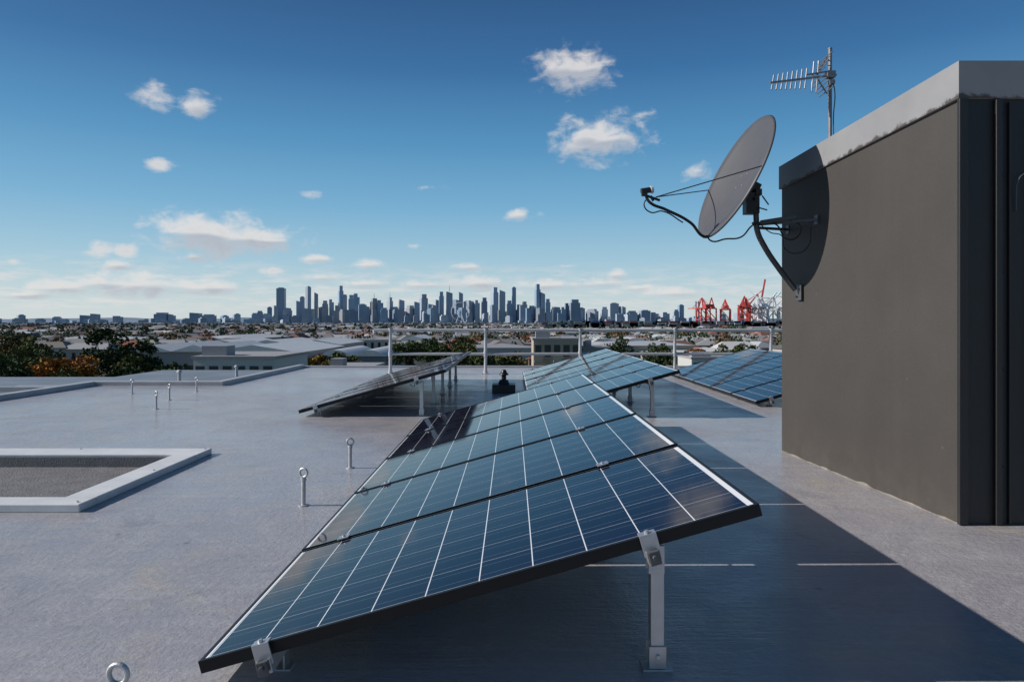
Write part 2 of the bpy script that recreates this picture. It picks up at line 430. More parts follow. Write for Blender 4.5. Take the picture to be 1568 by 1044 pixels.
b.cyl(head+Vector((.03,-.07,.05)),head+Vector((.08,-.07,-.02)),.006,n=6); b.cyl(head+Vector((.0,-.07,-.04)),head+Vector((.07,-.07,-.06)),.006,n=6)
b.cyl(head+Vector((-.05,0,.06)),bk-n_*.05,.022,n=8)
b.obj('mount_head',BLACKP,dish,bevel=.004)
tube('mast_pipe',[(1.865,5.49,2.0),(1.866,5.49,1.84),(1.875,5.49,1.74),(1.93,5.49,1.62),(2.05,5.49,1.44),(2.165,5.49,1.29)],.021,PIPEM,dish)
b=MB(); b.box((2.195,5.49,1.27),(.012,.09,.12)); b.cyl((2.19,5.47,1.30),(2.17,5.47,1.30),.008,n=6); b.cyl((2.19,5.51,1.24),(2.17,5.51,1.24),.008,n=6)
b.beam((1.89,5.49,1.79),(2.225,5.23,1.79),.02,.02); b.beam((1.89,5.50,1.765),(2.195,5.72,1.78),.02,.02); b.box((2.222,5.24,1.79),(.012,.06,.07)); b.box((2.197,5.72,1.78),(.012,.06,.07))
b.beam((1.885,5.45,1.80),(2.11,5.32,1.825),.012,.03); b.torus((1.868,5.49,1.80),.028,.008,(0,0,1))
b.obj('wall_struts',PIPEM,dish,bevel=.002)
feed=Vector((1.02,5.44,2.04)); bot=C0-u_*(Rv+.0)
tube('feed_arm',[bot-n_*.03+u_*.02,bot+n_*.02-u_*.015,(1.36,5.47,1.80),(1.16,5.45,1.90),(1.05,5.44,1.945),(1.02,5.44,1.985),(1.015,5.44,2.02)],.011,BLACKP,dish)
b=MB(); ax=(C0-feed).normalized()
b.cyl(feed-ax*.045,feed+ax*.03,.022,.022,14); b.cyl(feed+ax*.03,feed+ax*.05,.028,.028,14,1); b.box(feed-ax*.02-Vector((0,0,.02)),(.04,.03,.04)); b.cyl(feed+Vector((.03,0,-.04)),feed+Vector((.05,0,-.08)),.010,n=8)
b.obj('lnb_feed',[BLACKP,WHITEP],dish,bevel=.003)
for s in(-1,1):
    b=MB(); b.cyl(feed+Vector((.07,0,-.05)),C0+r_*s*Rh-u_*.02,.0045,n=6); b.obj('feed_strut',BLACKP,dish)
b=MB(); b.cyl(feed+Vector((.0,0,-.04)),feed+Vector((.10,0,-.075)),.010,n=8); b.obj('feed_bracket',BLACKP,dish)
tube('coax_cable',[bot+n_*.01,bot-n_*.05-u_*.02,(1.62,5.46,1.675),(1.74,5.46,1.69),(1.83,5.46,1.78),(1.88,5.45,1.80),(1.98,5.40,1.78),(2.06,5.36,1.66),(2.12,5.33,1.68),(2.13,5.32,1.76),(2.07,5.34,1.80)],.006,BLACKP,dish)
tube('coax_cable_loop',[(1.03,5.44,1.99),(1.0,5.44,1.93),(1.05,5.44,1.875),(1.14,5.45,1.885),(1.30,5.46,1.80)],.005,BLACKP,dish)
tube('coax_cable_drop',[(1.88,5.47,1.80),(1.95,5.42,1.72),(2.02,5.38,1.69),(2.03,5.36,1.60),(2.10,5.30,1.55),(2.17,5.27,1.6),(2.19,5.26,1.74)],.004,BLACKP,dish)

# ------------------------------------------------------------ tv antenna
ant=empty('tv_antenna')
b=MB(); mx_,my_=2.435,5.5
b.cyl((mx_,my_,2.30),(mx_,my_,3.13),.014,.014,12); b.box((mx_,my_,2.325),(.10,.10,.03))
b.cyl((mx_,my_,3.13),(mx_,my_,3.14),.016,.016,12)
b.beam((2.47,my_-.03,2.925),(1.965,my_-.03,2.865),.013,.013)
b.beam((2.43,my_-.03,2.955),(2.24,my_-.03,2.925),.010,.010)
b.box((mx_-.01,my_-.03,2.925),(.06,.05,.05)); b.box((mx_,my_-.02,2.87),(.04,.05,.03))
def elem(x,zc,l,dx=.02,y=my_-.03): b.cyl((x-dx/2,y-.012,zc-l/2),(x+dx/2,y+.012,zc+l/2),.006,n=6)
for i in range(8):
    x=1.985+i*.036; zc=2.867+(x-1.985)*.12; elem(x,zc,.12+.006*i,.028)
for x,l in((2.29,.24),(2.325,.25)): elem(x,2.91,l,.03)
for k in range(5):
    b.cyl((2.33+.015*k,my_-.15,2.94+.03*k),(2.33+.015*k,my_+.09,2.94+.03*k),.004,n=6)
    b.cyl((2.33+.015*k,my_-.15,2.89-.024*k),(2.33+.015*k,my_+.09,2.89-.024*k),.004,n=6)
b.beam((2.33,my_-.03,2.93),(2.40,my_-.03,3.07),.008,.008); b.beam((2.33,my_-.03,2.89),(2.40,my_-.03,2.78),.008,.008)
b.obj('mast_and_yagi',simple('weathered_aluminium',(.22,.22,.23),.5,.5,.2,20),ant)
tube('antenna_cable',[(2.42,5.46,2.9),(2.45,5.46,2.82),(2.452,5.48,2.6),(2.455,5.48,2.33)],.004,BLACKP,ant)

# ------------------------------------------------------------ anchor eyebolts
def eyebolt(x,y,rot=0,hh=.165):
    b=MB(); b.cyl((0,0,0),(0,0,.006),.03,n=16); b.cyl((0,0,.006),(0,0,hh),.0125,n=12); b.cyl((0,0,hh-.02),(0,0,hh),.016,n=12)
    b.torus((0,0,hh+.022),.024,.0065,(math.sin(rot),math.cos(rot),0))
    return b.obj('anchor_eyebolt',GALV,None,loc=(x,y,0),smooth=False)
for x,y,r in((-1.19,4.1,.3),(-1.16,5.15,-.2),(-.965,1.76,.1),(-4.26,8.6,.5),(-5.5,10.4,0),(-4.58,9.6,.6),(-4.72,10.75,.2)): eyebolt(x,y,r)
b=MB(); b.b2((-.19,-.17,0),(.15,.17,.13)); b.cyl((-.02,0,.13),(-.02,0,.19),.09,.06,16); b.cyl((-.02,0,.19),(-.02,0,.30),.035,n=12); b.cyl((-.02,0,.26),(-.02,0,.29),.075,.06,16); b.cyl((-.02,0,.29),(-.02,0,.34),.05,.03,16)
b.obj('roof_vent',BLACKP,None,loc=(-.1,10.6,0),bevel=.008)
# ------------------------------------------------------------ guard rail
b=MB(); yR=14.35
posts=[-2.43,-.53,1.36,3.25,5.17,7.06,8.95]
for x in posts:
    b.cyl((x,yR,0),(x,yR,.90),.032,n=12); b.b2((x-.07,yR-.07,0),(x+.07,yR+.07,.012)); b.cyl((x,yR,.01),(x,yR,.07),.042,n=12)
    b.cyl((x,yR,.35),(x,yR,.45),.041,n=12); b.cyl((x,yR,.84),(x,yR,.91),.040,n=12)
b.cyl((-2.75,yR,.875),(9.1,yR,.875),.031,n=12); b.cyl((-2.43,yR,.40),(9.1,yR,.40),.028,n=12)
b.cyl((-2.75,yR,.875),(-2.75,yR,.80),.030,n=12)
b.obj('guard_railing',RAILM,None)
b=MB(); b.b2((-.5,-.03,.04),(.5,.03,.07)); b.b2((-.45,-.06,0),(-.38,.06,.039)); b.b2((.38,-.06,0),(.45,.06,.039))
b.obj('cable_tray',GALV,None,loc=(.9,13.2,0),bevel=.004)

# ------------------------------------------------------------ city and suburbs
HAZE=(.22,.28,.36)  # aerial haze as an albedo tint, no volume
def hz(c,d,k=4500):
    t=1-math.exp(-d/k); return tuple(a*(1-t)+h*t for a,h in zip(c,HAZE))  # blends a base colour towards haze with distance
def ground_mat():
    m,nt,b_=new_mat('suburban_ground')
    g=N(nt,'ShaderNodeNewGeometry').outputs['Position']
    f=noise_n(nt,g,.012,6,.7); f2=noise_n(nt,g,.05,5,.7)
    c=mix_col(nt,maprange(nt,f,.4,.6),(.04,.05,.025),(.10,.095,.085)); c=mix_col(nt,maprange(nt,f2,.45,.62),c,(.05,.06,.03))
    ln=N(nt,'ShaderNodeVectorMath'); ln.operation='LENGTH'; nt.links.new(g,ln.inputs[0])
    c=mix_col(nt,maprange(nt,ln.outputs['Value'],1500,14000,0,.8),c,HAZE)  # distance haze painted into the ground colour
    nt.links.new(c,b_.inputs['Base Color']); b_.inputs['Roughness'].default_value=1; b_.inputs['Specular IOR Level'].default_value=0
    return m
b=MB(); b.add([(-40000,-3000,0),(40000,-3000,0),(40000,45000,0),(-40000,45000,0)],[(0,1,2,3)])
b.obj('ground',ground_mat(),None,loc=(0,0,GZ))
b=MB(); pv=[];nn=160
for i in range(nn+1):
    x=-16000+32000*i/nn; hh=40+55*abs(mn.noise(Vector((x*.0003,3,0))))+35*mn.noise(Vector((x*.0012,8,0)))+(20 if x<0 else 0)
    pv+=[(x,13000,GZ),(x,14500,GZ+max(20,hh)),(x,17000,GZ)]
fs=[]
for i in range(nn): fs+=[(3*i,3*i+3,3*i+4,3*i+1),(3*i+1,3*i+4,3*i+5,3*i+2)]
b.add(pv,fs,0,(.20,.27,.35)); b.obj('hills',VC,None,color=True)  # hill blue has aerial haze baked into the colour

def tower_mat(name,glass,frame,rough):
    m,nt,b_=new_mat(name)
    tc=N(nt,'ShaderNodeTexCoord').outputs['Object']; sp=N(nt,'ShaderNodeSeparateXYZ'); nt.links.new(tc,sp.inputs[0])
    cmb=N(nt,'ShaderNodeCombineXYZ'); nt.links.new(math_n(nt,'ADD',sp.outputs[0],sp.outputs[1]),cmb.inputs[0]); nt.links.new(sp.outputs[2],cmb.inputs[1])
    br=N(nt,'ShaderNodeTexBrick'); br.offset=0; nt.links.new(cmb.outputs[0],br.inputs['Vector'])
    br.inputs['Color1'].default_value=(*glass,1); br.inputs['Color2'].default_value=(*[x*1.5 for x in glass],1); br.inputs['Mortar'].default_value=(*frame,1)
    br.inputs['Scale'].default_value=1; br.inputs['Brick Width'].default_value=9; br.inputs['Row Height'].default_value=4; br.inputs['Mortar Size'].default_value=.8
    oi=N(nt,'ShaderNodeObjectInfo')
    c=mix_col(nt,maprange(nt,oi.outputs['Random'],0,1,.30,.72),br.outputs['Color'],(.33,.42,.54))  # pale blue aerial haze painted over the facade, amount random per tower
    nt.links.new(c,b_.inputs['Base Color']); b_.inputs['Roughness'].default_value=rough; b_.inputs['Specular IOR Level'].default_value=.4
    return m
TM=[tower_mat('tower_dark_glass',(.09,.12,.17),(.15,.18,.23),.4),tower_mat('tower_blue_glass',(.16,.26,.37),(.24,.33,.42),.3),
    tower_mat('tower_concrete',(.24,.27,.31),(.40,.42,.44),.7),tower_mat('tower_brown',(.24,.23,.22),(.36,.33,.31),.7),tower_mat('tower_pale',(.34,.37,.40),(.52,.53,.53),.7)]
def tower(x,h,w,y=6000,style=None,spire=0,name='skyscraper',mat=None):
    b=MB(); st=style if style is not None else random.choice([0,1,2,3]); dpt=w*random.uniform(.7,1.1); w*=.86
    if st==0: b.b2((-w/2,-dpt/2,0),(w/2,dpt/2,h)); b.b2((-w*.3,-dpt*.3,h),(w*.3,dpt*.3,h+7))
    elif st==1: b.b2((-w/2,-dpt/2,0),(w/2,dpt/2,h*.86)); b.b2((-w*.36,-dpt*.36,h*.86),(w*.36,dpt*.36,h)); 
    elif st==2:
        b.b2((-w/2,-dpt/2,0),(w*.1,dpt/2,h)); b.b2((w*.1,-dpt*.45,0),(w/2,dpt*.45,h*.88))
    else:
        b.b2((-w/2,-dpt/2,0),(w/2,dpt/2,h*.93)); b.add([(-w/2,-dpt/2,h*.93),(w/2,-dpt/2,h*.93),(w/2,dpt/2,h*.93),(-w/2,dpt/2,h*.93),(-w/2,-dpt/2,h*.99),(-w/2,dpt/2,h*.99)],[(0,1,4),(3,5,2),(1,2,5,4),(0,4,5,3)])
    b.b2((-w*.7,-dpt*.7,0),(w*.7,dpt*.7,min(24,h*.15)))
    if spire: b.cyl((0,0,h-2),(0,0,h+spire),3.2,.8,8)
    o=b.obj(name,mat or random.choice(TM[:4]+TM),None,loc=(x,y,GZ)); o.rotation_euler=(0,0,R(random.choice([random.uniform(4,18),random.uniform(4,18),random.uniform(25,60)])))
    return o
TW=[(-1947,293,76,0,0,0),(-2024,130,44),(-1795,190,45),(-1751,217,40),(-1685,299,40,0,0),(-1636,260,36),(-1576,190,50),(-1522,200,45),(-1445,315,42,1,0),(-1396,233,40),(-1325,233,55),(-1282,244,50),(-1222,146,60),(-1140,205,60,1,45),(-1090,190,55),(-1020,215,40,1,45),(-965,135,60),(-922,200,50),(-840,146,70),(-785,180,50),(-747,244,66),(-676,162,60),(-622,200,45),(-584,260,45),(-518,265,60,3,50),(-469,200,60),(-431,266,40),(-360,180,60),(-295,190,50),(-229,211,50),(-147,299,58,1,0),(-87,282,58,3,0),(-22,190,50),(16,299,38,0,0),(65,157,50),(104,180,45),(213,326,45,1,0),(256,260,40),(295,200,45),(360,135,60),(469,168,50),(518,195,90,1,0),(578,124,60),(676,119,80),(769,135,60),(840,162,85),(905,140,55),(993,102,80),(1096,102,90),(1195,91,80),(1276,91,70),(1369,113,50),(1424,151,48)]
for k,t in enumerate(TW):
    tower(t[0],t[1],t[2],6000+random.choice([-60,0,60]),t[3] if len(t)>3 else None,t[4] if len(t)>4 else 0,mat=TM[0] if k==0 else (TM[1] if t[0] in(213,-1445,-22) else None))
for i in range(150):
    x=random.uniform(-2150,1750); tower(x*1.03,random.uniform(55,150) if -1900<x<600 else random.uniform(30,80),random.uniform(30,70),random.uniform(5500,6400),name='mid_rise_building')
for x,h,w in((-2920,88,110),(-2840,72,60),(-2640,88,90),(-2530,74,110),(-3567,68,90),(-3480,80,60),(-3290,60,70),(-2400,60,60),(-2300,70,60),(-3800,55,60),(-4100,66,60),(-2150,85,50),(2100,60,80),(2400,60,80)): tower(x,h,w,6000,name='mid_rise_building')
for i in range(36):
    tower(random.uniform(-3600,-1200),random.uniform(18,38),random.uniform(30,70),random.uniform(4300,5400),name='mid_rise_building',mat=random.choice(TM))
b=MB(); cz=80
b.torus((0,0,cz),60,2.2,(0,1,0),n=40,k=5); b.torus((0,8,cz),60,2.0,(0,1,0),n=40,k=5)
for i in range(14):
    a=math.pi*2*i/14; b.beam((0,4,cz),(60*math.cos(a),4,cz+60*math.sin(a)),1.4)
    b.box((66*math.cos(a),4,cz+66*math.sin(a)),(5,5,5))
b.beam((-30,-10,0),(0,4,cz),4);b.beam((30,-10,0),(0,4,cz),4);b.beam((-30,20,0),(0,4,cz),4);b.beam((30,20,0),(0,4,cz),4)
b.obj('ferris_wheel',simple('wheel_white',(.6,.62,.64),.5),None,loc=(-345,4800,GZ))
# cranes
REDP=simple('crane_red_paint',(.50,.055,.045),.5); WHP=simple('crane_white_paint',(.72,.73,.75),.5)
def crane(x,y,mat,boom=30,s=1.0,rot=20):
    b=MB(); w,d,h=22*s,18*s,38*s; t=1.9*s
    for sx in(-1,1):
        for sy in(-1,1): b.beam((sx*w/2,sy*d/2,0),(sx*w/2*.9,sy*d/2,h),t)
        b.beam((sx*w/2,-d/2,3),(sx*w/2,d/2,3),t); b.beam((sx*w/2*.9,-d/2,h),(sx*w/2*.9,d/2,h),t); b.beam((sx*w/2*.95,-d/2,h*.45),(sx*w/2*.95,d/2,h*.45),t)
        b.beam((sx*w/2*.95,-d/2,h*.45),(sx*w/2*.92,d/2,h),t*.6)
    for sy in(-1,1): b.beam((-w/2,sy*d/2,h*.45),(w/2,sy*d/2,h*.45),t); b.beam((-w/2,sy*d/2,h*.45),(w*.42,sy*d/2,h),t*.7)
    for sy in(-.3,.3):
        b.beam((-w*1.2,sy*d,h+1),(w*.5,sy*d,h+1),t*1.2)
        b.beam((w*.42,sy*d,h),(w*.3,0,h*1.55),t*.8); b.beam((-w*.42,sy*d,h),(w*.3,0,h*1.55),t*.7)
        e=Vector((w*.5+46*s*math.cos(R(boom)),sy*d,h+1+46*s*math.sin(R(boom)))); b.beam((w*.5,sy*d,h+1),e,t*.9)
        b.beam((w*.3,0,h*1.55),(w*.5+(e.x-w*.5)*.6,sy*d,h+(e.z-h)*.6),t*.4)
        b.beam((w*.3,0,h*1.55),(-w*1.1,sy*d,h+1),t*.4)
    b.box((-w*.6,0,h+5),(12*s,8*s,6*s))
    o=b.obj('container_crane',mat,None,loc=(x,y,GZ)); o.rotation_euler=(0,0,R(rot)); return o
for x,m,bo,s,r in((400,REDP,0,1.1,100),(425,REDP,0,1.12,72),(450,REDP,0,1.05,80),(474,REDP,0,1.14,66),(496,REDP,0,1.1,80),(508,WHP,0,1.1,60),(520,WHP,42,1.1,20),(536,WHP,40,1.15,10),(552,WHP,45,1.1,160),(562,WHP,0,1.1,60),(572,WHP,44,1.1,30)): crane(x,1500+random.uniform(-40,40),m,bo,s,r)
crane(545,1620,REDP,80,1.3,-25)
for x in(1075,1092):
    b=MB(); b.cyl((0,0,0),(0,0,130),6,4.5,14); b.cyl((0,0,128),(0,0,132),5.2,5.2,14); b.cyl((0,0,0),(0,0,12),9,8,14)
    b.obj('chimney_stack',TM[0],None,loc=(x,4200,GZ))
b=MB(); cols=[(.34,.05,.04),(.05,.11,.26),(.45,.45,.45),(.30,.12,.05),(.40,.39,.36),(.07,.18,.13),(.55,.55,.55),(.24,.25,.27)]
for i in range(1000):
    x=random.uniform(60,800); y=random.choice([1050,1120,1180,1250,1330,1400,1480]); k=random.randint(1,6)
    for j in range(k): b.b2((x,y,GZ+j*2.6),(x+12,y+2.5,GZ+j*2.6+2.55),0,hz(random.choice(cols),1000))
b.obj('shipping_containers',VC,None,color=True)
roofc=[(.30,.12,.08),(.24,.24,.24),(.33,.33,.34),(.14,.13,.13),(.21,.11,.08),(.48,.48,.48),(.22,.20,.18),(.18,.18,.19)]
wallc=[(.34,.32,.27),(.42,.41,.38),(.20,.14,.10),(.46,.46,.44),(.24,.23,.21)]
b=MB()
def house(x,y,w,d,h,rh,rot,wc,rc):
    rm=Matrix.Rotation(rot,3,'Z'); c=Vector((x,y,GZ))
    def T(p): return rm@Vector(p)+c
    v=[T((sx*w/2,sy*d/2,z)) for z in(0,h) for sx,sy in((-1,-1),(1,-1),(1,1),(-1,1))]
    b.add(v,[(0,1,5,4),(1,2,6,5),(2,3,7,6),(3,0,4,7)],0,wc)
    e=.5
    r=[T((-w/2-e,-d/2-e,h)),T((w/2+e,-d/2-e,h)),T((w/2+e,d/2+e,h)),T((-w/2-e,d/2+e,h)),T((-w/2+d*.25,0,h+rh)),T((w/2-d*.25,0,h+rh))]
    b.add(r,[(0,1,5,4),(2,3,4,5),(1,2,5),(3,0,4),(3,2,1,0)],0,rc)
    if y<1500:
        for k in range(int(w//3.2)):
            xx=-w/2+1.6+k*3.2
            b.add([T((xx-.6,-d/2-.03,h*.35)),T((xx+.6,-d/2-.03,h*.35)),T((xx+.6,-d/2-.03,h*.8)),T((xx-.6,-d/2-.03,h*.8))],[(0,1,2,3)],0,(.03,.035,.045))
for i in range(4400):
    y=math.exp(random.uniform(math.log(235),math.log(5400))); x=y*random.uniform(-.95,.85)
    if y<330 and -110<x<-25: continue
    if 1000<y<1600 and 60<x<900: continue
    if random.random()<.08: 
        ww,dd,hh,rh=random.uniform(25,55),random.uniform(18,35),random.uniform(5,8),random.uniform(.5,1.5); rc=random.choice([(.55,.55,.55),(.42,.44,.47),(.60,.60,.59),(.30,.30,.32)])
    else: ww,dd,hh,rh=random.uniform(10,17),random.uniform(8,12),random.choice([3,3.4,6,6.5]),random.uniform(1.8,2.8); rc=random.choice(roofc)
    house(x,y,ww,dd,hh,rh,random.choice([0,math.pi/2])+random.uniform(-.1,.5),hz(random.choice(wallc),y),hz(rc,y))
b.obj('suburban_houses',VC,None,color=True)
b=MB(); fc=[(.045,.065,.03),(.06,.075,.032),(.05,.08,.035),(.036,.052,.026),(.12,.075,.03),(.14,.09,.035),(.065,.08,.036),(.045,.06,.03)]
for i in range(6200):
    y=math.exp(random.uniform(math.log(240),math.log(5600))); x=y*random.uniform(-.95,.85)
    if y<340 and -105<x<-30: continue
    if 1000<y<1500 and 60<x<900 : continue
    lim=11.2 if y<900 else 10.5
    hh=random.uniform(5,lim); rr=random.uniform(2.2,4.8); base=random.choice(fc); k=100 if y<500 else (36 if y<1200 else 13); sz=.5 if y<500 else (.95 if y<1200 else 1.9)
    cl=[(random.uniform(-.6,.6)*rr,random.uniform(-.6,.6)*rr,hh*random.uniform(.45,.88)) for _ in range(5)]
    for j in range(k):
        c=random.choice(cl); d=Vector((random.gauss(0,1),random.gauss(0,1),random.gauss(0,1))).normalized()*rr*random.uniform(.3,.62)
        p=Vector((x+c[0]+d.x,y+c[1]+d.y,GZ+max(1.2,c[2]+d.z*.9)))
        q=Quaternion((random.gauss(0,1),random.gauss(0,1),random.gauss(0,1),random.gauss(0,1))).normalized().to_matrix(); s=sz*random.uniform(.6,1.3)
        sh=random.uniform(.6,1.45)
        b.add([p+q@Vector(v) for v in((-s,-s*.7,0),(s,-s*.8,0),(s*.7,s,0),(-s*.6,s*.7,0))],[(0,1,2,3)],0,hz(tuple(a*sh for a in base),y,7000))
b.obj('distant_trees',FOL,None,color=True)
def tree(x,y,h,r,base,base_z=GZ,nq=2200,ls=.22):
    b=MB(); b.cyl((0,0,0),(0.2,0,h*.45),.32,.2,8,1); tips=[]
    for i in range(7):
        a=i*2*math.pi/7+random.uniform(-.4,.4); z0=h*random.uniform(.25,.5); e=Vector((math.cos(a)*r*.65,math.sin(a)*r*.65,h*random.uniform(.55,.82)))
        b.cyl((0.1,0,z0),e,.13,.04,6,1); tips.append(e)
    b.cyl((.2,0,h*.45),(0,0,h*.85),.2,.05,8,1)
    cl=[(t,r*random.uniform(.28,.42)) for t in tips]
    for i in range(16):
        a=random.uniform(0,6.28); q=random.uniform(.1,.8); zz=random.uniform(.42,.93); w=math.sqrt(max(.08,1-((zz-.66)/.34)**2))
        cl.append((Vector((math.cos(a)*q*r*w,math.sin(a)*q*r*w,h*zz)),r*random.uniform(.2,.36)))
    for j in range(nq):
        c,cr=random.choice(cl); d=Vector((random.gauss(0,1),random.gauss(0,1),random.gauss(0,1))).normalized()*cr*random.uniform(.55,1.12); d.z*=.75
        p=c+d; q=Quaternion((random.gauss(0,1),random.gauss(0,1),random.gauss(0,1),random.gauss(0,1))).normalized().to_matrix(); s=ls*random.uniform(.6,1.3)
        sh=random.uniform(.55,1.5)
        b.add([p+q@Vector(v) for v in((-s,-s*.6,0),(s,-s*.7,0),(s*.7,s,0),(-s*.6,s*.7,0))],[(0,1,2,3)],0,tuple(a*sh for a in base))
    return b.obj('tree',[FOL,BARK],None,color=True,loc=(x,y,base_z))
G1=(.035,.052,.022);G2=(.055,.075,.03);G3=(.085,.09,.032);OR=(.26,.11,.025);YE=(.20,.13,.035);OL=(.10,.075,.03)
for t in((-73,130,14.4,4.4,G1),(-68,132,12.2,3.6,G1),(-64,104,10.2,4.0,OR),(-70,110,10.0,3.6,YE),(-80,120,11.8,4.6,G2),(-86,126,12.6,4.5,OL),(-74,106,9.6,3.8,G2),(-62,118,9.4,3.5,G3),(-58,122,8.8,3.2,G2),(-60,92,9.8,3.8,OR),(-56,88,9.4,3.2,G3),(-67,97,10.6,4,G2),(-54,100,9.0,3,G1),(-92,135,13,5,G1),(-78,112,11.0,4.5,G3),(-52,130,8,3.5,G2),(-51,82,9.0,3.2,OR),(-47,78,8.4,2.8,G1),(-55,80,10.2,3.6,G1),(-46,92,8.2,2.8,G3),(-43,86,7.6,2.6,OL),(-50,74,9.6,3.2,G2),(-45,70,8.6,2.8,YE),(-40,66,8.4,2.4,G1),(-46,64,10.0,2.8,G2),(-60,76,11.0,3.6,G3),
          (-39,165,8.0,3.6,G3),(-45,168,7.4,3.6,YE),(-24,165,11.3,4.5,G2),(-17,160,11.0,4.2,G1),(-20,180,11.3,4.5,G2),(-12,170,10.0,4.5,G3),(-6,150,9.0,3.2,G2),(0,155,8.6,3.2,YE),(16,175,9.6,4,G2),(22,160,9.4,3.8,G1),(36,175,9.7,4.2,G2),(42,165,8.8,3.5,OR),(50,172,9.4,4,G3),(56,175,9.7,4,G2),(11,200,9.6,4,YE),(-30,140,7.8,3.4,G2),(-35,135,7.4,3,OL),(-11,130,8.6,3,YE),(-8,124,8.2,3,G1),(-1,128,8.8,3,G2),(14,140,8.4,3,G1),(20,135,8.2,3.2,OR),(27,140,8.8,3.4,G2),(33,138,8.4,3.2,G3),(-15,210,11,5,G1),(28,190,10,4.4,G1)): tree(*t)
SHEET=simple('corrugated_steel_roof',(.58,.59,.60),.5,.1,.10,.4)
BEIGE=simple('beige_render',(.40,.34,.26),.8); GREYW=simple('grey_walls',(.30,.30,.31),.8); DK=simple('dark_glazing',(.03,.035,.04),.25); WHW=simple('white_walls',(.5,.5,.48),.7); BLUER=simple('blue_grey_roofing',(.20,.22,.25),.45,0,.25,.6)
def warehouse(x0,x1,y,d,eave,ridge,bays=1,barrel=False):
    b=MB(); b.b2((x0,y,GZ),(x1,y+d,eave),1)
    wb=(x1-x0)/bays
    for k in range(bays):
        a=x0+k*wb; pts=[]
        if barrel:
            for i in range(13): t=i/12; pts.append((a+wb*t+(-.3 if i==0 else 0),eave+(ridge-eave)*math.sin(math.pi*t)))
        else: pts=[(a-.4,eave),(a+wb/2,ridge),(a+wb+.4,eave)]
        m=len(pts); v=[(px,y-.8,pz+.02) for px,pz in pts]+[(px,y+d+.8,pz+.02) for px,pz in pts]
        b.add(v,[(i,i+1,m+i+1,m+i) for i in range(m-1)]+[tuple(range(m))],0)
    for i in range(int((x1-x0)/6)): b.b2((x0+2+i*6,y-.05,GZ+1),(x0+5+i*6,y,GZ+4),2)
    return b.obj('warehouse',[SHEET,GREYW,DK],None)
warehouse(-96,-74,180,40,-6.6,-4.8,2); warehouse(-73,-51,172,45,-6.4,-4.6,1); warehouse(-48,-31,178,30,-7.6,-6.0,2,True); warehouse(-110,-60,250,40,-7,-5.4,3); warehouse(-48,-20,300,35,-7,-5,2); warehouse(28,50,260,30,-7,-5,2,True); warehouse(-10,8,330,30,-7.5,-5.5,2); warehouse(60,95,320,35,-7,-5.2,3); warehouse(-70,-30,420,35,-7.5,-6,3,True)
def block(name,x0,x1,y0,y1,z,mat,storeys=3,cols=6):
    b=MB(); b.b2((x0,y0,GZ),(x1,y1,z),0); b.b2((x0-.15,y0-.15,z),(x1+.15,y1+.15,z+.25),2)
    b.b2((x0+.3,y0+1,z+.25),(x0+(x1-x0)*.35,y0+3,z+1.1),2)
    for s in range(storeys):
        zz=z-2.6-s*3.0
        for k in range(cols):
            xx=x0+(x1-x0)*(k+.5)/cols; w=(x1-x0)/cols*.33
            b.b2((xx-w,y0-.04,zz+.5),(xx+w,y0-.003,zz+2.0),1); b.b2((xx-w-.06,y0-.12,zz+.42),(xx+w+.06,y0-.042,zz+.49),2)
            if k%2==0: b.b2((xx-w*1.3,y0-1.2,zz-.1),(xx+w*1.3,y0-.125,zz+.05),2); b.b2((xx-w*1.3,y0-1.2,zz+.05),(xx+w*1.3,y0-1.14,zz+.9),0)
    return b.obj(name,[mat,DK,GREYW],None)
block('beige_apartment_building',2.7,8.6,90,100,-1.3,BEIGE,4,cols=5); block('grey_apartment_building',9.5,13,96,104,-2.6,GREYW,3,cols=3)
block('white_office_building',-27.5,-20.5,62,72,-2.2,WHW,3,cols=6); block('white_office_building',-19.5,-15,75,84,-4.0,GREYW,3,cols=4); block('white_office_building',30,40,120,130,-5.2,WHW,3,cols=6)
b=MB()
b.b2((-19,14,GZ),(-7.4,21,-1.0),0); b.b2((-19.1,13.9,-1.0),(-7.3,14.15,-.86),1); b.b2((-19.1,20.9,-1.0),(-7.3,21.15,-.86),1); b.b2((-7.55,14.151,-1.0),(-7.3,20.899,-.862),1)
b.b2((-16.5,24,GZ),(-10,34,-1.25),0); b.b2((-16.6,23.9,-1.25),(-9.9,24.2,-1.1),1); b.b2((-24,23,GZ),(-17.2,33,-1.5),0); b.b2((-24.1,22.9,-1.5),(-17.1,23.2,-1.35),1)
b.b2((-12.5,15.5,-1.0),(-11.2,16.7,-.75),2); b.b2((-16.5,16,-1.0),(-15.5,17.0,-.75),1)
for x,y,z in((-14,19,-1),(-10,18.5,-1),(-12.5,27,-1.25),(-20,26,-1.5),(-11.5,30,-1.25)): b.cyl((x,y,z),(x,y,z+.4),.06,n=10,mi=1); b.cyl((x,y,z+.4),(x,y,z+.48),.11,.05,10,1)
for k in range(7): b.beam((-18.5+k*1.5,17.9,-.98),(-18.5+k*1.5+.5,17.9,-.8),.05,.05,1)
b.obj('neighbouring_building',[BLUER,UP,DK],None)

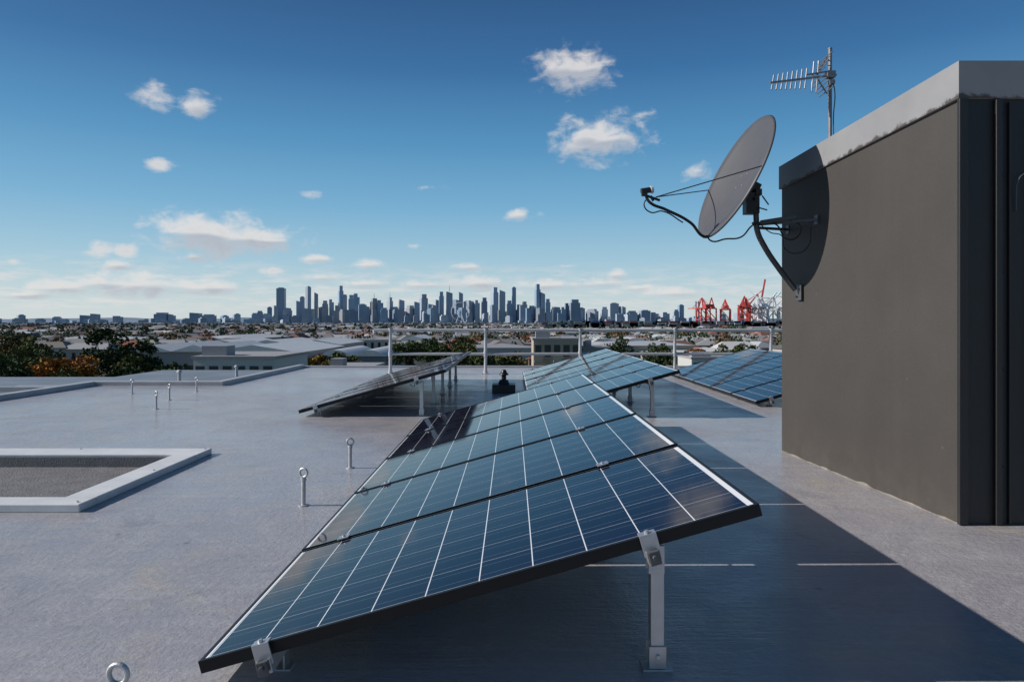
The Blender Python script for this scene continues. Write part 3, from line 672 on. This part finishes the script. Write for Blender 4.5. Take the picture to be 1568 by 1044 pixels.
# ------------------------------------------------------------ world : sky with clouds
w=bpy.data.worlds.new('World'); scene.world=w; w.use_nodes=True; nt=w.node_tree
try:
    w.cycles.sampling_method='MANUAL'; w.cycles.sample_map_resolution=256
except Exception as e: print(e)
for n in list(nt.nodes): nt.nodes.remove(n)
outn=N(nt,'ShaderNodeOutputWorld'); bg=N(nt,'ShaderNodeBackground'); nt.links.new(bg.outputs[0],outn.inputs[0])
sky=N(nt,'ShaderNodeTexSky'); sky.sky_type='NISHITA'; sky.sun_disc=False
EL=R(28.5); sky.sun_elevation=EL; sky.sun_rotation=R(-90); sky.altitude=50; sky.air_density=1.0; sky.dust_density=.3; sky.ozone_density=1.5
bg.inputs[1].default_value=.085
CL=[]
def cl(u,v,ru,rv,wt=1.0):
    az=math.degrees(math.atan((u-784)/1100)); k=math.cos(R(az)); el=math.degrees(math.atan((492-v)/1100*k))
    CL.append((az,el,1.2*ru/19.2*k*k,1.2*rv/19.2*k,wt+.12))
for c in((237,150,27,20,.9),(302,162,28,22,.8),(245,254,26,9,.9),(848,100,38,22,.85),(880,108,50,26,1.05),(905,105,30,20,.85),(915,214,56,28,1.1),(890,205,30,18,.75),(940,215,30,20,.8),(995,175,36,11,.4),(1070,262,34,16,.6),(290,352,56,17,1.0),(330,362,80,28,1.15),(395,368,52,20,1.1),(420,372,28,10,.9),(150,383,22,13,.95),(195,386,20,11,.95),(182,406,30,10,.85),(297,395,30,9,.85),(475,298,20,10,.6),(793,330,24,10,.75),(830,328,26,10,.45),(660,288,36,8,.5),(635,376,16,6,.6),(487,397,40,8,.7),(565,406,32,9,.75),(715,409,36,8,.75),(730,434,45,12,.95),(868,408,24,5,.7),(942,421,28,10,.8),(20,401,14,7,.7),(420,415,20,6,.8),(90,441,55,12,1.0),(205,437,70,17,1.05),(320,441,60,11,.95),(40,452,60,7,.85),(560,435,50,8,.85),(650,436,55,8,.8),(840,437,60,9,.9),(920,434,36,9,.85),(1030,449,50,9,.9),(490,425,36,9,.8),(150,432,40,10,.9),(220,422,32,9,.85),(980,441,36,8,.75)): cl(*c)
tcw=N(nt,'ShaderNodeTexCoord'); nr=N(nt,'ShaderNodeVectorMath'); nr.operation='NORMALIZE'; nt.links.new(tcw.outputs['Generated'],nr.inputs[0])
sw=N(nt,'ShaderNodeSeparateXYZ'); nt.links.new(nr.outputs[0],sw.inputs[0])
az=math_n(nt,'MULTIPLY',math_n(nt,'ARCTAN2',sw.outputs[0],sw.outputs[1]),180/math.pi); el=math_n(nt,'MULTIPLY',math_n(nt,'ARCSINE',sw.outputs[2]),180/math.pi)
cb=N(nt,'ShaderNodeCombineXYZ'); nt.links.new(az,cb.inputs[0]); nt.links.new(el,cb.inputs[1]); P_=cb.outputs[0]
acc=None; acc2=None
for az0,el0,ra,re,wt in CL:
    s=nt.nodes.new('ShaderNodeVectorMath'); s.operation='SUBTRACT'; nt.links.new(P_,s.inputs[0]); s.inputs[1].default_value=(az0,el0,0)
    m=nt.nodes.new('ShaderNodeVectorMath'); m.operation='MULTIPLY'; nt.links.new(s.outputs[0],m.inputs[0]); m.inputs[1].default_value=(1/ra,1/re,0)
    l=nt.nodes.new('ShaderNodeVectorMath'); l.operation='LENGTH'; nt.links.new(m.outputs[0],l.inputs[0])
    d=math_n(nt,'SUBTRACT',wt,l.outputs['Value'])
    acc=d if acc is None else math_n(nt,'MAXIMUM',acc,d)
    if ra>1.4:
        dp=nt.nodes.new('ShaderNodeVectorMath'); dp.operation='DOT_PRODUCT'; nt.links.new(m.outputs[0],dp.inputs[0]); dp.inputs[1].default_value=(.25,-1,0)
        t=math_n(nt,'MULTIPLY',math_n(nt,'MAXIMUM',d,0.0),dp.outputs['Value'])
        acc2=t if acc2 is None else math_n(nt,'ADD',acc2,t)
mpn=nt.nodes.new('ShaderNodeMapping'); mpn.inputs['Scale'].default_value=(.62,1.0,1); nt.links.new(P_,mpn.inputs[0])
n1=noise_n(nt,mpn.outputs[0],.9,7,.58,.3)
n1=math_n(nt,'MULTIPLY',math_n(nt,'SUBTRACT',n1,.5),2.4)
dd=math_n(nt,'ADD',math_n(nt,'MAXIMUM',acc,-1.5),n1)
sp=nt.nodes.new('ShaderNodeSeparateXYZ'); nt.links.new(P_,sp.inputs[0])
mp3=nt.nodes.new('ShaderNodeMapping'); mp3.inputs['Scale'].default_value=(.32,1.8,1); mp3.inputs['Location'].default_value=(3,2,1); nt.links.new(P_,mp3.inputs[0])
n3=noise_n(nt,mp3.outputs[0],1.0,6,.62,.2)
band=math_n(nt,'MULTIPLY',maprange(nt,sp.outputs[1],.2,1.3,0,1,True),maprange(nt,sp.outputs[1],2.4,5.2,1,0,True))
left=maprange(nt,sp.outputs[0],-30,15,1,.75)
bd=math_n(nt,'MULTIPLY',math_n(nt,'MULTIPLY',maprange(nt,n3,.46,.62),band),left)
c1=maprange(nt,dd,-.05,1.0,0,1,True)
cd=math_n(nt,'MAXIMUM',c1,math_n(nt,'MULTIPLY',bd,.8))
shade=math_n(nt,'ADD',maprange(nt,acc2,-.05,.22,0,.8),maprange(nt,dd,.6,1.4,0,.25),clamp=True)
ccol=mix_col(nt,shade,(9.3,9.0,8.8),(5.2,5.6,6.3))
ramp=N(nt,'ShaderNodeValToRGB'); nt.links.new(maprange(nt,sp.outputs[1],0,40),ramp.inputs[0])
cr=ramp.color_ramp
stops=[(0,(7.4,8.3,8.7)),(.05,(6.3,7.9,8.6)),(.12,(4.2,6.8,8.5)),(.22,(2.2,5.2,7.9)),(.34,(1.0,3.5,6.4)),(.48,(.40,1.85,4.4)),(.62,(.22,1.05,2.8)),(1,(.18,.55,1.4))]
cr.elements[0].position=0; cr.elements[1].position=1
for p,_ in stops[1:-1]: cr.elements.new(p)
for e,(p,c) in zip(cr.elements,stops): e.color=(*[x/10 for x in c],1)
sc=N(nt,'ShaderNodeVectorMath'); sc.operation='SCALE'; nt.links.new(ramp.outputs[0],sc.inputs[0]); sc.inputs['Scale'].default_value=10
hs=mix_col(nt,.84,sky.outputs[0],sc.outputs[0])
final=mix_col(nt,math_n(nt,'MULTIPLY',cd,.88),hs,ccol)
nt.links.new(final,bg.inputs[0])
# ------------------------------------------------------------ sun & camera
sl=bpy.data.lights.new('sun','SUN'); sl.energy=5.0; sl.angle=R(.5); sl.color=(1,.95,.89)
so=bpy.data.objects.new('sun',sl); COL.objects.link(so)
so.rotation_euler=Vector((math.cos(EL),.03,-math.sin(EL))).to_track_quat('-Z','Y').to_euler()
cam=bpy.data.cameras.new('camera'); co=bpy.data.objects.new('camera',cam); COL.objects.link(co)
co.location=(0,0,1.05); co.rotation_euler=(R(90),0,0); cam.sensor_width=36; cam.lens=1100/1568*36; cam.shift_y=-30/1568; cam.clip_start=.05; cam.clip_end=80000
scene.camera=co
scene.view_settings.view_transform='Standard'; scene.view_settings.look='None'; scene.view_settings.exposure=0
print('FACES',sum(len(m.polygons) for m in bpy.data.meshes))
